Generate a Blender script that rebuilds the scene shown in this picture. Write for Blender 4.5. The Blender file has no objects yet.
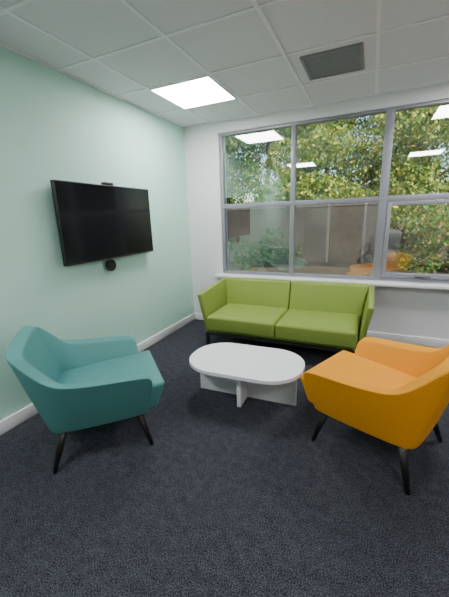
import bpy, bmesh, math, random
import numpy as np
from mathutils import Vector, Matrix
random.seed(4); rng=np.random.default_rng(4)
C=bpy.context.scene.collection
H=2.5
# ------------------------------------------------------------ materials
def new_mat(name):
    m=bpy.data.materials.new(name); m.use_nodes=True
    nt=m.node_tree; b=nt.nodes['Principled BSDF']
    return m,nt,b
def mat(name,col,rough=.5,metal=0,noise=0,nscale=50,bump=0,bscale=200,spec=.5,sheen=0):
    m,nt,b=new_mat(name)
    b.inputs['Base Color'].default_value=(*col,1)
    b.inputs['Roughness'].default_value=rough
    b.inputs['Metallic'].default_value=metal
    b.inputs['Specular IOR Level'].default_value=spec
    if sheen: b.inputs['Sheen Weight'].default_value=sheen
    tc=nt.nodes.new('ShaderNodeTexCoord')
    if noise:
        n=nt.nodes.new('ShaderNodeTexNoise'); n.inputs['Scale'].default_value=nscale; n.inputs['Detail'].default_value=4
        nt.links.new(tc.outputs['Object'],n.inputs['Vector'])
        r=nt.nodes.new('ShaderNodeValToRGB')
        r.color_ramp.elements[0].position=.3; r.color_ramp.elements[1].position=.7
        r.color_ramp.elements[0].color=(*[c*(1-noise) for c in col],1)
        r.color_ramp.elements[1].color=(*[min(1,c*(1+noise)) for c in col],1)
        nt.links.new(n.outputs['Fac'],r.inputs['Fac']); nt.links.new(r.outputs['Color'],b.inputs['Base Color'])
    if bump:
        n=nt.nodes.new('ShaderNodeTexNoise'); n.inputs['Scale'].default_value=bscale; n.inputs['Detail'].default_value=3
        nt.links.new(tc.outputs['Object'],n.inputs['Vector'])
        bp=nt.nodes.new('ShaderNodeBump'); bp.inputs['Strength'].default_value=bump; bp.inputs['Distance'].default_value=.002
        nt.links.new(n.outputs['Fac'],bp.inputs['Height']); nt.links.new(bp.outputs['Normal'],b.inputs['Normal'])
    return m
M_mint=mat('mint_paint',(.50,.79,.68),.6,noise=.015,nscale=3,bump=.1,bscale=150)
M_white=mat('white_paint',(.80,.80,.81),.6,bump=.1,bscale=150)
M_taupe=mat('taupe_paint',(.34,.31,.28),.6,bump=.1,bscale=150)
M_trim=mat('white_gloss_trim',(.86,.87,.87),.3)
M_tile=mat('ceiling_tile_mineral',(.82,.79,.84),.9,noise=.04,nscale=90,bump=.3,bscale=400)
M_grid=mat('ceiling_grid_metal',(.92,.90,.94),.5)
M_frame=mat('aluminium_frame',(.29,.30,.335),.4,metal=.2)
M_black=mat('black_plastic',(.012,.012,.013),.35)
M_leg=mat('black_stained_wood',(.012,.011,.011),.4)
M_tab=mat('white_laminate',(.95,.95,.98),.35)
M_door=mat('oak_door_veneer',(.22,.13,.07),.5,noise=.2,nscale=6)
M_teal=mat('teal_leatherette',(.09,.28,.27),.5,noise=.03,nscale=200,bump=.15,bscale=400,spec=.3)
M_green=mat('green_leatherette',(.25,.34,.065),.5,noise=.03,nscale=200,bump=.15,bscale=400,spec=.3)
M_orange=mat('mustard_leatherette',(.84,.35,.018),.55,noise=.03,nscale=200,bump=.15,bscale=400,spec=.15)
M_screen=mat('tv_screen_glass',(.006,.007,.008),.12,spec=.6)
M_vent=mat('vent_grey',(.28,.28,.30),.6)
M_dark=mat('vent_void',(.03,.03,.03),.8)
M_handle=mat('steel_handle',(.12,.12,.13),.35,metal=.6)
# carpet
M_carpet,nt,b=new_mat('carpet_slate')
tc=nt.nodes.new('ShaderNodeTexCoord')
def noise_node(scale,detail=3,rough=.6):
    n=nt.nodes.new('ShaderNodeTexNoise'); n.inputs['Scale'].default_value=scale; n.inputs['Detail'].default_value=detail; n.inputs['Roughness'].default_value=rough
    nt.links.new(tc.outputs['Object'],n.inputs['Vector']); return n
n1=noise_node(170,3,.7); n2=noise_node(22,3)
mx=nt.nodes.new('ShaderNodeMix'); mx.data_type='FLOAT'; mx.inputs[0].default_value=.15
nt.links.new(n1.outputs['Fac'],mx.inputs[2]); nt.links.new(n2.outputs['Fac'],mx.inputs[3])
r=nt.nodes.new('ShaderNodeValToRGB'); e=r.color_ramp.elements
e[0].position=.41; e[0].color=(.011,.012,.016,1); e[1].position=.63; e[1].color=(.11,.117,.142,1)
nt.links.new(mx.outputs[0],r.inputs['Fac']); nt.links.new(r.outputs['Color'],b.inputs['Base Color'])
b.inputs['Roughness'].default_value=.95; b.inputs['Specular IOR Level'].default_value=.1
bp=nt.nodes.new('ShaderNodeBump'); bp.inputs['Strength'].default_value=.9; bp.inputs['Distance'].default_value=.006
nt.links.new(n1.outputs['Fac'],bp.inputs['Height']); nt.links.new(bp.outputs['Normal'],b.inputs['Normal'])
def emis(name,col,s):
    m=bpy.data.materials.new(name); m.use_nodes=True; t=m.node_tree; t.nodes.clear()
    e=t.nodes.new('ShaderNodeEmission'); o=t.nodes.new('ShaderNodeOutputMaterial')
    e.inputs[0].default_value=(*col,1); e.inputs[1].default_value=s
    t.links.new(e.outputs[0],o.inputs[0]); return m
M_light=emis('led_diffuser',(1,.98,.98),37)
# glass
M_glass=bpy.data.materials.new('window_glass'); M_glass.use_nodes=True; t=M_glass.node_tree; t.nodes.clear()
o=t.nodes.new('ShaderNodeOutputMaterial'); tr=t.nodes.new('ShaderNodeBsdfTransparent'); gl=t.nodes.new('ShaderNodeBsdfGlossy')
gl.inputs['Roughness'].default_value=.0; tr.inputs[0].default_value=(.88,.91,.89,1)
fr=t.nodes.new('ShaderNodeFresnel'); fr.inputs[0].default_value=1.5
mm=t.nodes.new('ShaderNodeMath'); mm.operation='MULTIPLY_ADD'; mm.inputs[1].default_value=1.8; mm.inputs[2].default_value=.14; mm.use_clamp=True
ms=t.nodes.new('ShaderNodeMixShader')
t.links.new(fr.outputs[0],mm.inputs[0]); t.links.new(mm.outputs[0],ms.inputs[0]); t.links.new(tr.outputs[0],ms.inputs[1]); t.links.new(gl.outputs[0],ms.inputs[2]); t.links.new(ms.outputs[0],o.inputs[0])

# ------------------------------------------------------------ helpers
def link(o,parent=None):
    C.objects.link(o)
    if parent: o.parent=parent
    return o
def empty(name,loc=(0,0,0),rz=0):
    o=bpy.data.objects.new(name,None); o.empty_display_size=.1; C.objects.link(o)
    o.location=loc; o.rotation_euler=(0,0,rz); return o
def boxes_mesh(name,boxes,m,parent=None,bev=0,seg=2,smooth=False):
    bm=bmesh.new()
    for (x0,x1,y0,y1,z0,z1) in boxes:
        v=[bm.verts.new(p) for p in [(x0,y0,z0),(x1,y0,z0),(x1,y1,z0),(x0,y1,z0),(x0,y0,z1),(x1,y0,z1),(x1,y1,z1),(x0,y1,z1)]]
        for f in [(0,3,2,1),(4,5,6,7),(0,1,5,4),(1,2,6,5),(2,3,7,6),(3,0,4,7)]: bm.faces.new([v[i] for i in f])
    me=bpy.data.meshes.new(name); bm.to_mesh(me); bm.free(); me.materials.append(m)
    o=link(bpy.data.objects.new(name,me),parent)
    if bev:
        md=o.modifiers.new('b','BEVEL'); md.width=bev; md.segments=seg
        for p in me.polygons: p.use_smooth=True
    return o
def mesh(name,verts,faces,m,parent=None,smooth=True,sub=0):
    me=bpy.data.meshes.new(name); me.from_pydata([tuple(v) for v in verts],[],faces); me.materials.append(m)
    bm=bmesh.new(); bm.from_mesh(me); bmesh.ops.recalc_face_normals(bm,faces=bm.faces); bm.to_mesh(me); bm.free()
    o=link(bpy.data.objects.new(name,me),parent)
    for p in me.polygons: p.use_smooth=smooth
    if sub:
        s=o.modifiers.new('s','SUBSURF'); s.levels=sub; s.render_levels=sub
    return o
def hexa(name,p8,m,parent,bev=.02,seg=4):
    o=mesh(name,p8,[(0,3,2,1),(4,5,6,7),(0,1,5,4),(1,2,6,5),(2,3,7,6),(3,0,4,7)],m,parent)
    md=o.modifiers.new('b','BEVEL'); md.width=bev; md.segments=seg
    return o
def tapered_leg(name,p0,p1,r0,r1,m,parent,n=16):
    p0=Vector(p0);p1=Vector(p1);vs=[];
    for p,r in((p0,r0),(p1,r1)):
        for i in range(n):
            a=2*math.pi*i/n; vs.append((p.x+r*math.cos(a),p.y+r*math.sin(a),p.z))
    fs=[(i,(i+1)%n,n+(i+1)%n,n+i) for i in range(n)]+[tuple(range(n)),tuple(range(n,2*n))]
    return mesh(name,vs,fs,m,parent)
def cyl(name,c,r,h,axis,m,parent,n=40,bev=.004):
    bm=bmesh.new(); bmesh.ops.create_cone(bm,cap_ends=True,segments=n,radius1=r,radius2=r,depth=h)
    if axis=='x': bmesh.ops.rotate(bm,verts=bm.verts,matrix=Matrix.Rotation(math.pi/2,3,'Y'))
    if axis=='y': bmesh.ops.rotate(bm,verts=bm.verts,matrix=Matrix.Rotation(math.pi/2,3,'X'))
    bmesh.ops.translate(bm,verts=bm.verts,vec=c)
    me=bpy.data.meshes.new(name); bm.to_mesh(me); bm.free(); me.materials.append(m)
    for p in me.polygons: p.use_smooth=True
    o=link(bpy.data.objects.new(name,me),parent)
    md=o.modifiers.new('b','BEVEL'); md.width=bev; md.segments=3; md.limit_method='ANGLE'
    return o
# ------------------------------------------------------------ room
XR=4.55; YF=-6.0
WX0,WX1,WZ0,WZ1=.47,4.15,.68,2.37
boxes_mesh('floor',[(-.15,XR+.15,YF-.15,.2,-.1,0)],M_carpet)
boxes_mesh('ceiling',[(-.15,XR+.15,YF-.15,.2,H,H+.1)],M_tile)
boxes_mesh('wall_left',[(-.15,0,YF,0,0,H)],M_mint)
boxes_mesh('wall_right',[(XR,XR+.15,YF,0,0,H)],M_white)
boxes_mesh('wall_front',[(-.15,XR+.15,YF-.15,YF,0,H)],M_taupe)
boxes_mesh('wall_back',[(-.15,WX0,0,.2,0,H),(WX1,XR+.15,0,.2,0,H),(WX0,WX1,0,.2,0,WZ0-.03),(WX0,WX1,0,.2,WZ1,H)],M_white)
boxes_mesh('baseboard_left',[(0,.018,YF,0,0,.095)],M_trim,bev=.004)
boxes_mesh('baseboard_back',[(.018,XR,-.018,0,0,.095)],M_trim,bev=.004)
boxes_mesh('baseboard_right',[(XR-.018,XR,YF,-.018,0,.095)],M_trim,bev=.004)
# invented door on the unseen wall, added to break up the window reflection
e0=empty('added_reflection_door',(1.55,YF,0))
boxes_mesh('leaf',[(-.44,.44,0,.03,.005,2.03)],M_door,e0,bev=.003)
boxes_mesh('architrave',[(-.52,-.45,0,.035,0,2.11),(.45,.52,0,.035,0,2.11),(-.45,.45,0,.035,2.04,2.11)],M_trim,e0,bev=.004)
boxes_mesh('door_handle',[(.33,.38,.03,.04,.95,1.12),(.26,.37,.055,.07,1.05,1.07),(.35,.37,.04,.06,1.05,1.07)],M_handle,e0,bev=.003)
gx0=.367; gy0=-.586; g=[]
w=.012
x=gx0
while x<XR: g.append((x-w,x+w,YF,0,H-.006,H+.001)); x+=.6
y=gy0
while y>YF: g.append((0,XR,y-w,y+w,H-.0065,H+.001)); y-=.6
g+= [(0,XR,-.02,0,H-.008,H+.001),(0,.02,YF,0,H-.008,H+.001)]
boxes_mesh('trim_1',g,M_grid).name='trim_ceiling_grid'
for i,(lx,ly) in enumerate([(.667,-.886),(3.067,-.886),(.667,-3.886),(3.067,-3.886)]):
    e0=empty('ceiling_light_panel',(lx,ly,H))
    boxes_mesh('diffuser',[(-.278,.278,-.278,.278,-.012,-.009)],M_light,e0)
    boxes_mesh('frame',[(-.29,-.278,-.29,.29,-.014,0),(.278,.29,-.29,.29,-.014,0),(-.278,.278,-.29,-.278,-.014,0),(-.278,.278,.278,.29,-.014,0),(-.278,.278,-.278,.278,-.008,0)],M_grid,e0)
e0=empty('ceiling_air_vent',(1.867,-.896,H))
boxes_mesh('frame',[(-.21,-.19,-.21,.21,-.016,0),(.19,.21,-.21,.21,-.016,0),(-.19,.19,-.21,-.19,-.016,0),(-.19,.19,.19,.21,-.016,0)],M_vent,e0)
boxes_mesh('backing',[(-.19,.19,-.19,.19,-.004,0)],M_dark,e0)
boxes_mesh('louvres',[(-.19,.19,-.19+i*.0238,-.19+i*.0238+.015,-.013,-.004) for i in range(16)],M_vent,e0)
# ------------------------------------------------------------ window
e0=empty('window_1')
fy0,fy1=.02,.085; fb=[]
xs=[.489,1.371,2.305,3.22,4.13]
zt=1.53; ZB=.705; ZT=2.35
fb+= [(WX0,WX1,fy0,fy1,WZ0-.03,ZB+.01),(WX0,WX1,fy0,fy1,ZT-.01,WZ1)]
fb+= [(WX0,xs[0]+.02,fy0,fy1,ZB,ZT),(xs[4]-.02,WX1,fy0,fy1,ZB,ZT)]
for i,x in enumerate(xs[1:4]):
    hw=.040 if i==1 else .027
    fb.append((x-hw,x+hw,fy0-.008*(i==1),fy1,ZB,ZT))
fb.append((xs[0],xs[4],fy0+.002,fy1,zt-.027,zt+.027))
boxes_mesh('frame',fb,M_frame,e0,bev=.003)
sx0,sx1,sz0,sz1=xs[2]+.045,xs[3]-.03,ZB+.015,zt-.03
boxes_mesh('sash',[(sx0,sx0+.04,fy0-.012,fy1-.01,sz0,sz1),(sx1-.04,sx1,fy0-.012,fy1-.01,sz0,sz1),(sx0+.04,sx1-.04,fy0-.012,fy1-.01,sz0,sz0+.045),(sx0+.04,sx1-.04,fy0-.012,fy1-.01,sz1-.04,sz1)],M_frame,e0,bev=.003)
boxes_mesh('handle',[(2.66,2.80,-.035,-.02,sz0+.012,sz0+.03),(2.70,2.74,-.02,.01,sz0+.008,sz0+.034)],M_handle,e0,bev=.004)
boxes_mesh('glass',[(xs[0],xs[4],.052,.053,ZB,ZT)],M_glass,e0)
boxes_mesh('window_sill',[(WX0-.06,WX1+.06,-.13,.03,WZ0-.035,WZ0)],M_trim,bev=.006).name='trim_window_sill'

# ------------------------------------------------------------ TV
e0=empty('television',(0,-1.48,1.385))
boxes_mesh('body',[(.05,.085,-.555,.555,-.32,.32)],M_black,e0,bev=.006)
boxes_mesh('screen',[(.085,.087,-.546,.546,-.304,.312)],M_screen,e0)
boxes_mesh('wall_bracket',[(0,.05,-.2,.2,-.15,.15)],M_black,e0)
boxes_mesh('webcam',[(.035,.085,-.045,.06,.32,.345)],M_black,e0,bev=.008)
e0=empty('conference_speaker',(0,-1.52,1.0))
cyl('disc',(.035,0,0),.055,.03,'x',M_black,e0)
boxes_mesh('mount',[(0,.022,-.02,.02,-.02,.02)],M_trim,e0)
boxes_mesh('cable_trunking',[(0,.015,-.012,.012,.05,.1)],M_trim,e0)

# ------------------------------------------------------------ sofa
e0=empty('sofa',(1.43,-.52,0))
hw=.865; F=-.36; B=.36
for s,n in((-1,'arm_left'),(1,'arm_right')):
    xo0,xo1=s*.79,s*hw; xi0,xi1=s*.745,s*.812
    hexa(n,[(xo0,F+.03,.19),(xi0,F+.03,.19),(xi0,B,.19),(xo0,B,.19),(xo1,F,.61),(xi1,F,.61),(xi1,B,.67),(xo1,B,.67)] if s<0 else
           [(xi0,F+.03,.19),(xo0,F+.03,.19),(xo0,B,.19),(xi0,B,.19),(xi1,F,.61),(xo1,F,.61),(xo1,B,.67),(xi1,B,.67)],M_green,e0,bev=.014,seg=5)
for s,n in((-1,'back_left'),(1,'back_right')):
    a,b_=sorted((s*.004,s*.815))
    a2,b2=sorted((s*.004,s*.75))
    hexa(n,[(a2,.16,.25),(b2,.16,.25),(b2,B,.2),(a2,B,.2),(a,.275,.67),(b_,.275,.67),(b_,B+.01,.67),(a,B+.01,.67)],M_green,e0,bev=.02,seg=5)
def cushion(name,x0,x1,y0,y1,z0,z1,m,parent,crown=.02,n=8,bev=.028):
    vs=[]; fs=[]; N=n+1
    for j in range(N):
        for i in range(N):
            u=i/n;v=j/n
            c=(1-abs(2*u-1)**3)*(1-abs(2*v-1)**3)
            vs.append((x0+(x1-x0)*u,y0+(y1-y0)*v,z1-crown+crown*c)); 
    for j in range(N):
        for i in range(N):
            u=i/n;v=j/n
            vs.append((x0+(x1-x0)*u,y0+(y1-y0)*v,z0))
    I=lambda i,j:j*N+i; T=N*N
    for j in range(n):
        for i in range(n):
            fs.append((I(i,j),I(i+1,j),I(i+1,j+1),I(i,j+1))); fs.append((T+I(i,j),T+I(i,j+1),T+I(i+1,j+1),T+I(i+1,j)))
    for i in range(n):
        fs.append((I(i,0),T+I(i,0),T+I(i+1,0),I(i+1,0))); fs.append((I(i,n),I(i+1,n),T+I(i+1,n),T+I(i,n)))
        fs.append((I(0,i),I(0,i+1),T+I(0,i+1),T+I(0,i))); fs.append((I(n,i),T+I(n,i),T+I(n,i+1),I(n,i+1)))
    o=mesh(name,vs,fs,m,parent)
    md=o.modifiers.new('b','BEVEL'); md.width=bev; md.segments=5; md.limit_method='ANGLE'; md.angle_limit=math.radians(50)
    return o
cushion('seat_left',-.75,-.003,F-.025,.2,.22,.40,M_green,e0)
cushion('seat_right',.003,.75,F-.025,.2,.22,.40,M_green,e0)
boxes_mesh('base',[(-.75,.75,F+.03,B,.185,.26)],M_green,e0,bev=.012)
lg=[]
for sx in(-.755,.755):
    for sy in(F+.01,B-.05):
        lg.append((sx-.017,sx+.017,sy-.017,sy+.017,0,.19))
lg+=[(-.755,.755,F,F+.02,.165,.188),(-.755,.755,B-.06,B-.04,.165,.188)]
boxes_mesh('legs',lg,M_black,e0,bev=.002)

# ------------------------------------------------------------ coffee table
e0=empty('coffee_table',(1.40,-1.62,0),math.radians(2))
L,Wd,hT,th=.90,.56,.32,.03
def stadium(L,W,n=28):
    r=W/2*.92; pts=[]
    cx=L/2-r; cy=W/2-r
    for (sx,sy,a0) in((1,1,0),(-1,1,90),(-1,-1,180),(1,-1,270)):
        for i in range(n+1):
            a=math.radians(a0+90*i/n); pts.append((sx*cx+r*math.cos(a),sy*cy+r*math.sin(a)))
    return pts
pts=stadium(L,Wd); n=len(pts)
vs=[(x,y,hT-th) for x,y in pts]+[(x,y,hT) for x,y in pts]
fs=[(i,(i+1)%n,n+(i+1)%n,n+i) for i in range(n)]+[tuple(range(n)),tuple(range(n,2*n))]
o=mesh('top',vs,fs,M_tab,e0,smooth=False)
md=o.modifiers.new('b','BEVEL'); md.width=.004; md.segments=3; md.limit_method='ANGLE'
boxes_mesh('base_long_panel',[(-.40,.40,-.014,.014,0,hT-th)],M_tab,e0,bev=.002)
boxes_mesh('base_cross_panel',[(-.016,.016,-.17,.17,0,hT-th)],M_tab,e0,bev=.002)

# ------------------------------------------------------------ armchairs
def armchair(loc,rz,fab):
    e=empty('armchair',(loc[0],loc[1],0),rz)
    half=[((.345,.300,.41),(.275,.27,.235),.06),
          ((.376,.305,.502),(.28,.26,.225),.07),
          ((.388,.26,.528),(.28,.20,.22),.08),
          ((.393,.05,.538),(.28,.05,.22),.085),
          ((.386,-.16,.555),(.27,-.13,.22),.08),
          ((.366,-.255,.59),(.26,-.21,.22),.075),
          ((.318,-.375,.722),(.24,-.27,.22),.07),
          ((.290,-.405,.745),(.205,-.283,.22),.075),
          ((.18,-.418,.75),(.13,-.287,.22),.08),
          ((.06,-.422,.752),(.05,-.288,.22),.08)]
    full=half+[((-a[0],a[1],a[2]),(-b[0],b[1],b[2]),t) for a,b,t in reversed(half)]
    full_n=len(full)
    vs=[]
    for k,(tp,bt,th) in enumerate(full):
        tp=Vector(tp);bt=Vector(bt)
        if tp.y<-.2: c=Vector((tp.x*.45,.0,0))
        else: c=Vector((0,tp.y,0))
        inn=(c-Vector((tp.x,tp.y,0))).normalized()
        itop=tp+inn*th-Vector((0,0,.012))
        seat=tp.lerp(bt,.55)+inn*.11; seat.z=.36
        imid=itop.lerp(seat,.5)+inn*.004
        ib=seat.copy(); ib.z=.24
        P=[bt, bt.lerp(tp,.04), bt.lerp(tp,.5)-inn*.003, bt.lerp(tp,.965), tp, tp+inn*.010+Vector((0,0,.002)), tp.lerp(itop,.88)+Vector((0,0,.002)), itop, itop.lerp(seat,.08), imid, seat, ib]
        ring=len(P); vs+=P
    fs=[]
    for k in range(full_n-1):
        for j in range(ring):
            a=k*ring+j;b=k*ring+(j+1)%ring
            fs.append((a,b,b+ring,a+ring))
    fs.append(tuple(range(ring))); fs.append(tuple((full_n-1)*ring+j for j in range(ring)))
    mesh('shell',vs,fs,fab,e,sub=3)
    sc=cushion('seat',-.285,.285,-.27,.395,.24,.425,fab,e,crown=.025,n=8,bev=.022)
    for v in sc.data.vertices:
        if v.co.z<.3: v.co.x*=.92; v.co.y=v.co.y*.84
        else: v.co.z+= (v.co.y-.1)*.06
    hexa('base',[(-.25,-.25,.215),(.25,-.25,.215),(.25,.27,.215),(-.25,.27,.215),(-.27,-.26,.30),(.27,-.26,.30),(.27,.30,.30),(-.27,.30,.30)],fab,e,bev=.015)
    i=1
    for sx in(-1,1):
        for sy in(-1,1):
            ys=.272 if sy>0 else .285
            tapered_leg(f'leg_{i}',(sx*.278,sy*ys,0),(sx*.215,sy*.21,.24),.013,.027,M_leg,e); i+=1
    return e
f=Vector((.68,.735)); armchair((.65,-2.385),math.atan2(f.y,f.x)-math.pi/2,M_teal)
f=Vector((-.915,.40)); armchair((2.34,-1.805),math.atan2(f.y,f.x)-math.pi/2,M_orange)

# ------------------------------------------------------------ outdoors
M_ground=mat('paving',(.07,.067,.06),.9,noise=.25,nscale=3)
M_conc=mat('rendered_garden_wall',(.030,.027,.023),.9,noise=.5,nscale=1.2,bump=.3,bscale=30)
M_cap=mat('wall_coping',(.06,.056,.05),.9,noise=.3,nscale=5)
M_bark=mat('bark',(.06,.045,.03),.9,noise=.4,nscale=15)
M_soil=mat('leaf_litter',(.07,.05,.03),.95,noise=.5,nscale=8)
def leafmat(name,c0,c1,c2):
    m,nt,b=new_mat(name)
    g=nt.nodes.new('ShaderNodeNewGeometry'); r=nt.nodes.new('ShaderNodeValToRGB')
    r.color_ramp.elements[0].color=(*c0,1); r.color_ramp.elements[1].color=(*c2,1)
    k=r.color_ramp.elements.new(.6); k.color=(*c1,1)
    nt.links.new(g.outputs['Random Per Island'],r.inputs['Fac']); nt.links.new(r.outputs['Color'],b.inputs['Base Color'])
    b.inputs['Roughness'].default_value=.5
    t=nt.nodes.new('ShaderNodeBsdfTranslucent'); nt.links.new(r.outputs['Color'],t.inputs['Color'])
    mx=nt.nodes.new('ShaderNodeMixShader'); mx.inputs[0].default_value=.35
    nt.links.new(b.outputs[0],mx.inputs[1]); nt.links.new(t.outputs[0],mx.inputs[2]); nt.links.new(mx.outputs[0],nt.nodes['Material Output'].inputs[0])
    return m
M_leafA=leafmat('leaves_green',(.015,.06,.008),(.08,.22,.03),(.45,.52,.08))
M_leafB=leafmat('leaves_yellow',(.04,.11,.01),(.20,.32,.04),(.75,.66,.14))
M_leafC=leafmat('leaves_shrub',(.03,.09,.02),(.13,.28,.05),(.45,.22,.06))
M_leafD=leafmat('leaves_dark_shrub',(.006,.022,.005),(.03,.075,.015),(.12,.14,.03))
def leaves(name,blobs,per,size,m,parent=None):
    V=[];
    for (c,rad) in blobs:
        d=rng.normal(size=(per,3)); d/=np.linalg.norm(d,axis=1)[:,None]
        rr=rng.uniform(.45,1,size=(per,1))**.5
        ctr=np.array(c)+d*rr*np.array(rad)
        a=rng.normal(size=(per,3)); a/=np.linalg.norm(a,axis=1)[:,None]
        b=np.cross(a,rng.normal(size=(per,3))); b/=np.linalg.norm(b,axis=1)[:,None]
        s=size*rng.uniform(.6,1.3,size=(per,1))
        V.append(np.stack([ctr-a*s,ctr-b*s*.5,ctr+a*s,ctr+b*s*.5],axis=1).reshape(-1,3))
    V=np.concatenate(V); n=len(V)//4
    me=bpy.data.meshes.new(name); me.vertices.add(len(V)); me.vertices.foreach_set('co',V.ravel())
    me.loops.add(n*4); me.loops.foreach_set('vertex_index',np.arange(n*4)); me.polygons.add(n)
    me.polygons.foreach_set('loop_start',np.arange(n)*4); me.polygons.foreach_set('loop_total',np.full(n,4)); me.update(); me.validate()
    me.materials.append(m); return link(bpy.data.objects.new(name,me),parent)
boxes_mesh('ground_outside',[(-25,25,.2,40,-.3,-.05)],M_soil)
boxes_mesh('paving_path',[(-12,12,.2,3.4,-.06,-.03)],M_ground)
e0=empty('garden_wall',(0,0,0))
boxes_mesh('wall_body',[(-9,2.5,5.6,5.85,-.05,1.60)],M_conc,e0)
boxes_mesh('coping',[(-9,2.53,5.57,5.88,1.60,1.66)],M_cap,e0)
boxes_mesh('piers',[(px,px+.3,5.5,5.62,-.05,1.60) for px in (-7,-4.6,-2.2,.2)],M_conc,e0)
def tree(x,y,h,R,m,lean=0):
    e=empty('tree',(x,y,-.06))
    tapered_leg('trunk',(0,0,0),(lean,0,h),.16,.07,M_bark,e)
    for i in range(4):
        a=i*1.7; z=h*(.4+.13*i)
        tapered_leg(f'branch_{i}',(lean*.5,0,z),(lean*.5+math.cos(a)*R*.8,math.sin(a)*R*.8,z+R*.7),.06,.02,M_bark,e)
    bl=[]
    for i in range(24):
        a=random.uniform(0,6.28); q=random.uniform(.1,1)*R
        bl.append(((math.cos(a)*q+lean,math.sin(a)*q,random.uniform(h*.25,h*1.15)),(R*.42,R*.42,R*.32)))
    leaves('foliage',bl,700,.08,m,e)
tree(-5.2,9.4,4.6,2.2,M_leafA); tree(-2.0,9.4,5.0,2.0,M_leafA,.4); tree(.6,10.3,5,2.1,M_leafB,-.3); tree(3.4,10.4,5,2.1,M_leafB,.3)
tree(6.6,11.2,5,2.4,M_leafB); tree(-8.5,11,5.5,2.6,M_leafB); tree(-1,14,7,3,M_leafA); tree(4,15,7.5,3.2,M_leafA); tree(-6,15,7.5,3.2,M_leafA)
bl=[((3.0+random.uniform(0,4.7),4.6+random.uniform(0,1.5),random.uniform(.1,1.25)),(.5,.5,.4)) for _ in range(38)]
leaves('shrub_bed',bl,600,.045,M_leafC)
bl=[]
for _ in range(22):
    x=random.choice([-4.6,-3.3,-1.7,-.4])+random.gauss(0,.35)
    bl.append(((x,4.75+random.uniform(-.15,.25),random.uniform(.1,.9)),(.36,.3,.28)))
leaves('dark_shrubs',bl,330,.042,M_leafD)  # shrub clumps before the garden wall, with darker leaf colours

# ------------------------------------------------------------ light
w=bpy.data.worlds.new('world'); bpy.context.scene.world=w; w.use_nodes=True; nt=w.node_tree
sk=nt.nodes.new('ShaderNodeTexSky'); sk.sky_type='NISHITA'; sk.sun_disc=False; sk.sun_elevation=math.radians(40); sk.sun_rotation=math.radians(150)
nt.links.new(sk.outputs[0],nt.nodes['Background'].inputs[0]); nt.nodes['Background'].inputs[1].default_value=.5
sl=bpy.data.lights.new('sun','SUN'); sl.energy=19; sl.angle=.01; sl.color=(1,.95,.85)
so=bpy.data.objects.new('sun',sl); C.objects.link(so)
so.rotation_euler=Vector((-.55,.75,-.62)).to_track_quat('-Z','Y').to_euler()

# ------------------------------------------------------------ camera
yaw,pitch,roll,fpx=.4350,-.2513,-.0327,315.6562
fw_=Vector((-math.sin(yaw)*math.cos(pitch),math.cos(yaw)*math.cos(pitch),math.sin(pitch)))
r0=Vector((math.cos(yaw),math.sin(yaw),0)); u0=r0.cross(fw_)
r_=r0*math.cos(roll)+u0*math.sin(roll); u_=-r0*math.sin(roll)+u0*math.cos(roll)
cam=bpy.data.cameras.new('camera'); cam.sensor_fit='HORIZONTAL'; cam.sensor_width=36; cam.lens=fpx*36/449; cam.clip_start=.02
co=bpy.data.objects.new('camera',cam); C.objects.link(co)
mw=Matrix.Identity(4)
for i in range(3): mw[i][0]=r_[i]; mw[i][1]=u_[i]; mw[i][2]=-fw_[i]
mw[0][3],mw[1][3],mw[2][3]=2.2227,-3.7419,1.3976
co.matrix_world=mw
bpy.context.scene.camera=co
